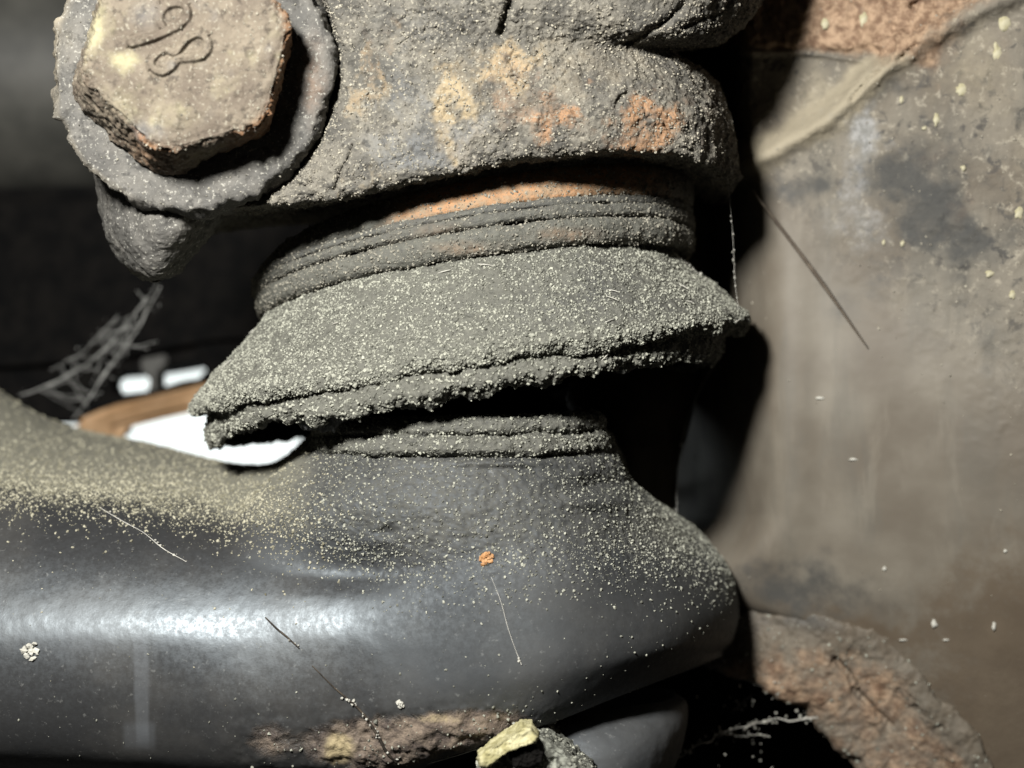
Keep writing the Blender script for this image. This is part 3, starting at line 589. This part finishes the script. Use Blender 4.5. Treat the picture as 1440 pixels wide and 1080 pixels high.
k_ = (D + P[..., 1]) / D; X, Y = 720 + P[..., 0] / S / k_, 540 - P[..., 2] / S / k_
dl = .9 + .3 * sstep(700, 400, X) - .2 * sstep(850, 1000, X) + 0 * Y
grid_mesh('torn_lip', P, M_RUBBER, boot, True, {'rust': 0 * X, 'dusty': dl * sstep(2.4, 1.8, tt)}, 'ragged torn lip hanging under the skirt')
lip = (P, N, dl * sstep(2.3, 1.8, tt))
P, N, ds, hem = skirt
Xs = 720 + P[..., 0] / S / ((D + P[..., 1]) / D)
dust(boot, [(P, N, (.5 + .5 * ds) * (.35 + .9 * (fbm(P, 1.6, 3, off=6) > -.25)) * sstep(-.2, .3, np.linspace(0, 4.5, 250)[:, None]), 10)], 46000, .035, .135, M_GRAIN, power=2.0)
dust(boot, [(P, N, hem * np.ones_like(ds), 5), (lip[0], lip[1], lip[2], 6)], 9500, .045, .19, M_GRAIN, name='hem_dust', power=1.7)
dust(boot, [(b[0], b[1], np.ones_like(b[2]), w) for b, w in ((b0, 3), (b1, 1.6), (b2, 2.4), (b3, 4))], 12000, .04, .14, M_GRAIN_K, name='collar_dust', power=2.4)
# straw bits lying on the skirt
bits = []
for k in range(36):
    C, Nn_ = pick(P, N, np.ones_like(ds) * sstep(-.2, .3, np.linspace(0, 4.5, 250)[:, None]), 1); a = rng.uniform(-.9, .9); L = rng.uniform(.25, .75) * 1e-3
    tg = np.array([math.cos(a), 0, math.sin(a)]); tg -= Nn_[0] * (tg @ Nn_[0]); c0 = C[0] + Nn_[0] * 1.4e-4
    bits.append(tube([c0 - tg * L, c0 + Nn_[0] * .5e-4, c0 + tg * L], [3e-5, 5e-5, 3e-5], 5, .0004))
V, F = join(bits); o = mesh_raw('fibre_bits', V, F, M_PALE, boot); o['kind'] = 'stuff'

# ball stud inside the boot
stud = thing('ball_stud', 'black greasy stud in deep shadow between torn boot and arm', 'stud', W((660, 620, 14)).tolist())
P, ctr, t, th = ringloft([(560, 420, 770, 420, 0, 14, 7, 0), (560, 540, 770, 540, 0, 14, 7, 1), (520, 575, 800, 575, 0, 14, 9, 2), (500, 610, 820, 610, 0, 14, 10, 3)], 80, 40)
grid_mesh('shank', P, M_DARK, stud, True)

# ---------------------------------------------------------------- lower arm
arm = thing('control_arm', 'black painted suspension arm with glossy side and dusty top crossing the bottom', 'suspension arm', W((500, 900, 10)).tolist())
rows = [
 [(-90, 560, 60), (60, 640, 58), (200, 655, 52), (360, 660, 44), (450, 632, 34), (660, 626, 32), (830, 630, 32), (900, 670, 38), (930, 690, 44), (930, 700, 46)],
 [(-90, 500, 36), (60, 588, 34), (200, 624, 30), (374, 655, 21), (464, 610, 11), (650, 604, 6), (828, 606, 7), (858, 628, 10.5), (884, 672, 22), (870, 690, 40)],
 [(-90, 590, 24), (60, 622, 22), (200, 646, 18), (360, 664, 11.5), (480, 660, 2), (660, 662, -3.5), (810, 662, -1.5), (868, 664, 6), (905, 694, 18), (890, 700, 40)],
 [(-90, 650, 15), (60, 662, 13), (200, 678, 10), (360, 694, 6), (480, 700, -.8), (660, 700, -5.6), (810, 700, -3.8), (890, 704, 2.5), (940, 718, 15), (930, 725, 40)],
 [(-90, 712, 2.6), (60, 718, 2.2), (200, 730, 1.4), (360, 746, .2), (480, 758, -3.6), (660, 760, -7.8), (810, 760, -6.4), (910, 758, .5), (978, 756, 12), (975, 760, 40)],
 [(-90, 770, -2.1), (60, 773, -2.3), (200, 777, -2.6), (360, 782, -3.2), (480, 790, -4.5), (660, 805, -8.8), (810, 812, -7.9), (920, 810, -2), (1010, 804, 10), (1005, 806, 40)],
 [(-90, 832, -4.7), (60, 834, -4.9), (200, 837, -5.3), (360, 841, -5.8), (480, 845, -7.0), (660, 856, -9.4), (810, 868, -8.6), (930, 866, -3.4), (1022, 858, 9), (1016, 858, 40)],
 [(-90, 903, -6.3), (60, 904, -6.5), (200, 906, -6.9), (360, 909, -7.3), (480, 912, -8.2), (660, 925, -9.8), (810, 925, -9), (930, 905, -3.6), (1015, 898, 9), (1012, 900, 40)],
 [(-90, 990, -6.3), (60, 992, -6.5), (200, 994, -6.8), (360, 998, -7.7), (480, 998, -8.1), (660, 985, -9.5), (800, 962, -8.4), (920, 930, -3), (1000, 918, 9), (1000, 918, 40)],
 [(-90, 1052, -4.4), (60, 1056, -4.6), (200, 1060, -5.0), (360, 1066, -6), (480, 1070, -6.2), (660, 1044, -7.6), (770, 1014, -6.4), (880, 974, -2), (995, 930, 9), (985, 930, 40)],
 [(-90, 1085, 1), (60, 1090, 1), (200, 1095, 0), (360, 1110, -1), (480, 1110, -2), (660, 1050, -2), (770, 1010, -1), (880, 968, 3), (985, 928, 12), (975, 928, 40)],
 [(-90, 1075, 20), (60, 1078, 20), (200, 1080, 20), (360, 1085, 20), (480, 1080, 20), (660, 1030, 20), (770, 990, 20), (880, 950, 22), (965, 915, 26), (955, 915, 40)],
]
G = sheet(rows, 760, 560); X, Y = G[..., 0], G[..., 1]
ys_ = [560, 600, 617, 635, 652, 676, 722, 780, 840]
def hi_(a): return herm(ys_, np.array(a, float), np.clip(Y, 560, 840).ravel()).reshape(Y.shape)
cl = hi_([480, 462, 444, 422, 402, 374, 330, 310, 300]); cr = hi_([830, 838, 852, 866, 876, 884, 890, 890, 890])
cR = hi_([9.5, 10.0, 10.7, 11.9, 13.0, 14.0, 14.5, 12.5, 6.0]); q_ = (X - (cl + cr) / 2) / ((cr - cl) / 2)
dc = 6.7 - cR * np.sqrt(np.clip(1 - q_ * q_, 0, 1)) + np.clip(np.abs(q_) - 1, 0, 9) * 34
kk = 4.5; hh = np.clip(.5 + .5 * (dc - G[..., 2]) / kk, 0, 1); un = dc * (1 - hh) + G[..., 2] * hh - kk * hh * (1 - hh)
G[..., 2] = np.where((X < 900) & (G[..., 2] < 18), un, G[..., 2])
G[..., 2] += 1.3 * blob(X, Y, 838, 682, 34, 14) - .7 * blob(X, Y, 830, 706, 50, 9) + .6 * blob(X, Y, 545, 748, 12, 7) - .30 * blob(X, Y, 530, 762, 20, 8) - .8 * blob(X, Y, 700, 650, 90, 7)
Pw = W(G); N = out_normals(Pw)
rustz = 1.2 * blob(X, Y, 520, 1045, 95, 38) + 1.1 * blob(X, Y, 640, 1025, 80, 26, -8) + .5 * blob(X, Y, 370, 1040, 40, 40) + .5 * blob(X, Y, 720, 1030, 60, 30)
disp = .12 * fbm(Pw, 18, 2) + .015 * fbm(Pw, 1.5, 4) + np.clip(rustz, 0, 1) * (.35 * fbm(Pw, 1.8, 4, .6) + .15)
edge_d = np.interp(X, [-90, 0, 150, 300, 420, 560, 700, 850, 1000, 1040], [690, 700, 712, 735, 775, 815, 815, 812, 808, 805])
top = sstep(50, -70, Y - edge_d + 16 * fbm(Pw, 3, 3))
disp += top * (.10 * fbm(Pw, 1.2, 4, .6) + .06 * fbm(Pw, .4, 3, .6)) * sstep(380, 460, X + 0 * Y)
Pw = Pw + N * (disp * 1e-3)[..., None]; N = out_normals(Pw)
far = sstep(690, 650, Y) * sstep(460, 330, X)
dmask = np.clip(top * np.interp(X, [-90, 300, 450, 1040], [1.0, 1.0, .46, .42]) + far * .8 + .25 * blob(X, Y, 960, 740, 60, 60), 0, 1.4)
drip = sstep(12, 7, np.abs(X - 200 - 4 * fbm(Pw, 5, 2))) * sstep(880, 930, Y) * sstep(1060, 1030, Y) * .8 + sstep(26, 18, np.abs(X - 196)) * sstep(1010, 1025, Y) * sstep(1060, 1045, Y) * .7 + .5 * blob(X, Y, 110, 905, 60, 20)
tanz = 1.0 * blob(X, Y, 478, 1052, 26, 26) + .6 * blob(X, Y, 620, 1010, 50, 10)
grid_mesh('arm_body', Pw, M_ARM, arm, attrs={'matte': np.maximum(sstep(470, 640, X), sstep(300, 380, X) * sstep(825, 785, Y)), 'dusty': dmask, 'rust': rustz, 'tan': tanz, 'drip': drip})
armP, armN, armXY = Pw, N, (X, Y)
sc_ = sstep(70, -60, Y - edge_d + 14 * fbm(Pw, 3.5, 3, off=4))
strip = np.exp(-((Y - (edge_d - 25)) / 45) ** 2)
base = np.where(N[..., 1] < .5, 1, 0) * (sc_ * (np.where(X > 440, .75, .35) + np.where(X > 440, .8, 1.5) * strip) * np.interp(X, [-90, 420, 560, 1040], [1.6, 1.3, .8, .75]) * (1 - .6 * far) + .010 * sstep(1000, 850, Y)) * (X > -60) * (Y > 520)
wl = sstep(520, 360, X)
dust(arm, [(Pw, N, base * wl, 1)], 16000, .035, .15, M_GRAIN_Y, power=2.8)
dust(arm, [(Pw, N, base * (1 - wl), 1)], 27000, .03, .14, M_GRAIN, name='neck_dust', power=2.8)
dust(arm, [(Pw, N, np.where((Y > 760) & (Y < 1070) & (X > -40), .4 + 1.3 * sstep(520, 760, X), 0.0), 1)], 620, .04, .14, M_GRAIN, name='scattered_specks', power=3)
dust(arm, [(Pw, N, np.clip(rustz, 0, 1) * (fbm(Pw, 2, 3) > 0), 1)], 600, .05, .17, M_GRAIN, name='rust_crumbs', power=2.5)
def arm_pt(px, py, lift=.0):
    k = np.argmin((armXY[0] - px) ** 2 + (armXY[1] - py) ** 2 + 1e4 * (armN[..., 1] > .3)); return armP.reshape(-1, 3)[k] + armN.reshape(-1, 3)[k] * lift * 1e-3
def crumb(px, py, n, r, spread, mat, name, label):
    C = np.array([arm_pt(px + rng.normal() * spread, py + rng.normal() * spread, r * .35) for _ in range(n)])
    o = grains_at(name, C, rng.uniform(.6, 1, n) * r * 1e-3, mat, None, .6, False); return tag(o, label, 'crumb')
crumb(685, 785, 26, .26, 4.2, M_CHIP, 'rust_crumb', 'small orange rust crumb on the dusty black arm below the boot')
crumb(45, 912, 14, .30, 6, M_PALE, 'pale_crumb', 'pale whitish crumb on the glossy arm at far left')
crumb(564, 988, 8, .26, 2.5, M_PALE, 'pale_crumb', 'pale crumb just above the rusty patch on the arm')
# bottom cap under the arm
P, ctr, t, th = ringloft([(640, 985, 950, 975, -20, 14, 12, 0), (650, 1010, 964, 985, -22, 12, 14, .6), (690, 1040, 966, 1015, -26, 11, 15, 1.3), (720, 1090, 944, 1080, -30, 11, 15, 2.4), (740, 1150, 880, 1150, -30, 11, 13, 3.6)], 220, 120)
N = out_normals(P, True, ctr); P = P + N * ((.12 * fbm(P, 5, 4) + .02 * fbm(P, .8, 3)) * 1e-3)[..., None]; z = np.zeros(P.shape[:2])
grid_mesh('bottom_cap', P, M_ARM, arm, True, {'matte': z + 1, 'dusty': z + .25, 'rust': z, 'tan': z, 'drip': z + .3}, 'dark grey round cap below the arm end')

# ---------------------------------------------------------------- remnant of the boot still on the arm
rem = thing('boot_remnant', 'dusty ring of torn black rubber left seated on the arm', 'rubber ring', W((640, 630, 12)).tolist())
def rem_ring(K, nm, nv, seed, lab=None):
    P, ctr, t, th = ringloft(K, 900, nv); N = out_normals(P, True, ctr)
    P = P + N * ((.30 * fbm(P, 4, 3, off=seed) + .16 * fbm(P, 1.3, 4, .6) + .07 * fbm(P, .45, 3, .6)) * 1e-3)[..., None]
    N = out_normals(P, True, ctr); z = np.zeros(P.shape[:2]); grid_mesh(nm, P, M_RUBBER, rem, True, {'rust': z, 'dusty': z + .72}, lab); return P, N
r1 = rem_ring([(500, 590, 815, 582, 0, 6.5, 9.0, -1), (470, 586, 842, 580, -4, 6.5, 11.0, -.4), (450, 592, 849, 585, -4, 6.5, 11.9, 0), (442, 600, 852, 592, -3, 6.5, 12.3, .5), (440, 608, 850, 600, -4, 6.5, 12.2, 1), (446, 614, 842, 606, -5, 6.5, 11.4, 1.3)], 'upper_fold', 60, 1)
r2 = rem_ring([(456, 606, 836, 602, -5, 6.5, 11.4, 0), (446, 612, 850, 606, -6, 6.5, 12.6, .3), (438, 620, 857, 617, -7, 6.5, 13.3, 1), (436, 629, 858, 627, -9, 6.5, 13.3, 1.6), (444, 636, 848, 633, -10, 6.5, 12.3, 2)], 'lower_fold', 60, 2)
dust(rem, [(p, n, np.ones(p.shape[:2]), w) for (p, n), w in ((r1, 1), (r2, 1.1))], 6000, .035, .15, M_GRAIN, power=2.2)

# ---------------------------------------------------------------- painted nut at the bottom edge
nut = thing('painted_nut', 'corroded nut with a yellow painted edge poking up at the bottom', 'nut', W((745, 1085, -13)).tolist())
def lump(outline, d0, d1, nm, mat, amp, nr=26, seg=240, lab=None):
    o = np.array(outline, float); k = np.concatenate([[0], np.cumsum(np.linalg.norm(np.diff(np.vstack([o, o[:1]]), axis=0), axis=1))])
    x = np.linspace(0, k[-1], seg, endpoint=False); px = np.interp(x, k, np.append(o[:, 0], o[0, 0])); py = np.interp(x, k, np.append(o[:, 1], o[0, 1]))
    cx, cy = o.mean(0); rows = []
    for f in np.linspace(0.02, .9, nr): rows.append(np.stack([cx + (px - cx) * f, cy + (py - cy) * f, 0 * px + d0], -1))
    for f, d in ((.96, .15), (.99, .5), (1.0, 1.0), (1.0, 2.2)): rows.append(np.stack([cx + (px - cx) * f, cy + (py - cy) * f, 0 * px + d0 + d], -1))
    A = W(np.stack(rows)); last = A[-1:].copy(); last2 = last.copy(); last2[..., 1] = d1 * .001
    P = np.concatenate([A] + [last * (1 - f) + last2 * f for f in np.linspace(.15, 1, 10)]); c = P.reshape(-1, 3).mean(0)
    N = out_normals(P, True, c); P = P + N * ((amp * fbm(P, 1.5, 4, .6) + amp * .5 * fbm(P, .5, 3, .6)) * 1e-3)[..., None]
    return grid_mesh(nm, P, mat, nut, True, None, lab), P, N
_, P, N = lump([(745, 1034), (770, 1040), (800, 1062), (835, 1088), (850, 1160), (690, 1160), (672, 1080), (690, 1062), (715, 1050)], -12.5, -2, 'body', M_NUT, .30)
dust(nut, [(P, N, np.ones(P.shape[:2]), 1)], 700, .05, .18, M_GRAIN, power=2)
lump([(672, 1066), (690, 1052), (715, 1036), (734, 1022), (748, 1024), (757, 1036), (752, 1044), (734, 1050), (716, 1056), (700, 1068), (684, 1078), (674, 1078)], -14.6, -9, 'painted_edge', M_YELLOW, .16, lab='pale yellow painted edge of the nut')
lump([(716, 1060), (730, 1052), (752, 1050), (765, 1058), (762, 1072), (745, 1080), (722, 1078)], -13.6, -10, 'shaded_hollow', M_DARK, .2)  # raised black patch stands in for the shade of the hollow

# ---------------------------------------------------------------- stems, threads and cobwebs
def strands(name, lines, mat, label, cat, beads=None, bead_mat=None, group=None):
    """lines: list of ([(px, py, d)...], radius mm or list)"""
    V, F = join([tube(W(p), np.array(r) * 1e-3, 6) for p, r in lines])
    root = thing(name, label, cat, V.mean(0).tolist(), group)
    mesh_raw('strand', V, F, mat, root)
    if beads:
        C, R_ = [], []
        for p, n, r, sp in beads:
            q = W(p); k = np.concatenate([[0], np.cumsum(np.linalg.norm(np.diff(q, axis=0), axis=1))]); x = rng.uniform(0, k[-1], n)
            C.append(herm(k, q, x) + rng.normal(size=(n, 3)) * sp * 1e-3); R_.append(r * 1e-3 * rng.uniform(.4, 1, n))
        grains_at('caught_dust', np.concatenate(C), np.concatenate(R_), bead_mat or M_PALE, root)
    return root
d1 = plate_depth(1070, 285) - 1.6; d2 = plate_depth(1215, 480) - 1.2
strands('dry_stalk', [([(1058, 268, d1 - .6), (1090, 310, d1 - .8), (1150, 390, (d1 + d2) / 2 - .8), (1216, 484, d2)], [.10, .16, .18, .05])], M_STALK, 'dark thin stalk lying slanted against the grimy plate', 'stalk')
a0 = [tuple(v) for v in ()]
def on_arm(pts, lift=.12):
    out = []
    for x, y in pts:
        w = arm_pt(x, y, lift); d = w[1] * 1000; k = S * (D + w[1]) / D; out.append((720 + w[0] / k, 540 - w[2] / k, d))
    return out
t1 = on_arm([(374, 868), (390, 884), (405, 897), (422, 911)]); t2 = on_arm([(440, 935), (468, 966), (510, 1000), (530, 1030), (545, 1055), (556, 1068)])
strands('dry_twig', [(t1, [.05, .09, .08, .05])], M_TWIG, 'short dark hair-thin stem lying on the glossy arm', 'stem', [(t1[2:], 5, .13, .08)])
strands('dry_twig', [(t2, [.04, .06, .10, .12, .12, .10])], M_TWIG, 'longer dark stem with crumbs lying on the rusty patch of the arm', 'stem', [(t2[1:], 26, .16, .14)])
t3 = on_arm([(690, 812), (703, 845), (716, 885), (728, 918), (733, 934)]); t4 = on_arm([(140, 716), (172, 734), (200, 750), (232, 775), (262, 792)])
strands('fibre', [(t3, [.012, .016, .02, .016, .03])], M_WEB, 'thin pale fibre hanging down the dark arm below the rust crumb', 'fibre', [(t3[3:], 5, .12, .05)])
strands('fibre', [(t4, [.02, .035, .02, .03, .02])], M_WEB, 'pale fibre across the upper edge of the arm at left', 'fibre', [(t4, 14, .13, .15)])
t5 = on_arm([(600, 1070), (650, 1058), (690, 1044), (715, 1034)])
strands('fibre', [(t5, [.03, .04, .04, .03])], M_WEB, 'pale fibre running over the rusty patch to the yellow nut', 'fibre')
# thread with beads down the right side, and along the skirt edge
l1 = [(1022, 235, 3), (1028, 300, 6), (1031, 340, 7), (1034, 400, 7), (1040, 446, 6)]
strands('cobweb_thread', [(l1, .010)], M_WEB, 'beaded thread hanging from knuckle corner to boot tip', 'cobweb', [(l1[1:], 20, .13, .08)])
l2 = [(948, 356, 6), (968, 372, 8), (990, 392, 9), (1012, 414, 10), (1038, 438, 10)]
strands('cobweb_thread', [(l2, .018)], M_WEB, 'beaded thread running along the right slope of the skirt', 'cobweb', [(l2, 60, .14, .1)])
l3 = [(1004, 512, 18), (970, 580, 20), (958, 630, 20), (952, 690, 18), (952, 722, 14)]
strands('cobweb_thread', [(l3, .016)], M_WEB, 'faint thread from under the boot down to the arm', 'cobweb', [(l3, 14, .10, .1)])
# tattered web at left
L = [([(222, 398, 40), (205, 425, 42), (180, 455, 44), (150, 490, 46), (110, 520, 48), (62, 545, 48), (28, 556, 48)], [.10, .24, .20, .26, .20, .22, .16]),
     ([(225, 405, 40), (200, 450, 42), (175, 490, 44), (152, 520, 46), (125, 560, 46), (104, 590, 46)], [.12, .24, .26, .30, .20, .14]),
     ([(165, 445, 44), (140, 470, 45), (118, 495, 46), (95, 508, 47), (70, 520, 47)], [.22, .26, .14, .16, .08]),
     ([(180, 455, 44), (172, 478, 44), (165, 505, 45), (150, 520, 45)], [.14, .10, .12, .14]), ([(110, 500, 46), (140, 505, 46), (160, 515, 45)], [.10, .08, .12]),
     ([(60, 545, 48), (80, 540, 48), (95, 535, 47)], [.12, .16, .10]), ([(150, 490, 45), (140, 512, 45), (128, 540, 46)], [.10, .12, .06])]
def wob(p, amp): return [(x + rng.normal() * amp, y + rng.normal() * amp, d + rng.normal() * .4) for x, y, d in p]
L2 = [(wob(np.array([np.interp(np.linspace(0, 1, 14), np.linspace(0, 1, len(p)), np.array(p)[:, j]) for j in range(3)]).T, 1.0), np.interp(np.linspace(0, 1, 14), np.linspace(0, 1, len(r)), r) * rng.uniform(.2, .55, 14)) for p, r in L]
for q in range(26):
    t_ = rng.uniform(.1, .9); a_ = np.array(L[0][0]) if rng.random() < .6 else np.array(L[2][0]); b_ = np.array(L[1][0])
    p0 = np.array([np.interp(t_, np.linspace(0, 1, len(a_)), a_[:, j]) for j in range(3)]); p1 = np.array([np.interp(t_ + rng.normal() * .12, np.linspace(0, 1, len(b_)), b_[:, j]) for j in range(3)])
    m_ = (p0 + p1) / 2 + np.array([rng.normal() * 6, abs(rng.normal()) * 9, 0]); L2.append(([tuple(p0), tuple(m_), tuple(p1)], rng.uniform(.012, .045)))
strands('cobweb', L2, M_WEB_DIM, 'tattered grey cobweb out of focus hanging under the knuckle at left', 'cobweb', [(p, 22, .10, .5) for p, _ in L[:4]], M_WEB_DIM)
L = [([(955, 1066, 14), (985, 1045, 14), (1020, 1028, 15), (1060, 1018, 16), (1110, 1012, 17), (1160, 1010, 18)], [.03, .06, .10, .07, .08, .10]),
     ([(1005, 1032, 15), (1050, 1034, 16), (1080, 1036, 16)], [.05, .06, .04]), ([(1030, 1002, 17), (1046, 988, 18), (1056, 978, 18)], .03),
     ([(1010, 935, 16), (1060, 960, 18), (1110, 990, 19), (1150, 1012, 19)], .015)]
L = [(wob(np.array([np.interp(np.linspace(0, 1, 16), np.linspace(0, 1, len(p)), np.array(p)[:, j]) for j in range(3)]).T, 2.0), np.interp(np.linspace(0, 1, 16), np.linspace(0, 1, len(p)), np.broadcast_to(r, (len(p),))) * rng.uniform(.3, .9, 16)) for p, r in L]
strands('cobweb', L, M_WEB, 'white cobweb stretched across the black gap at lower right', 'cobweb', [(L[0][0], 60, .16, .25), (L[1][0], 16, .12, .3), (L[2][0], 10, .12, .5), ([(1000, 950, 17), (1100, 960, 18), (1060, 1070, 17), (990, 1010, 16)], 36, .15, 1.6)])
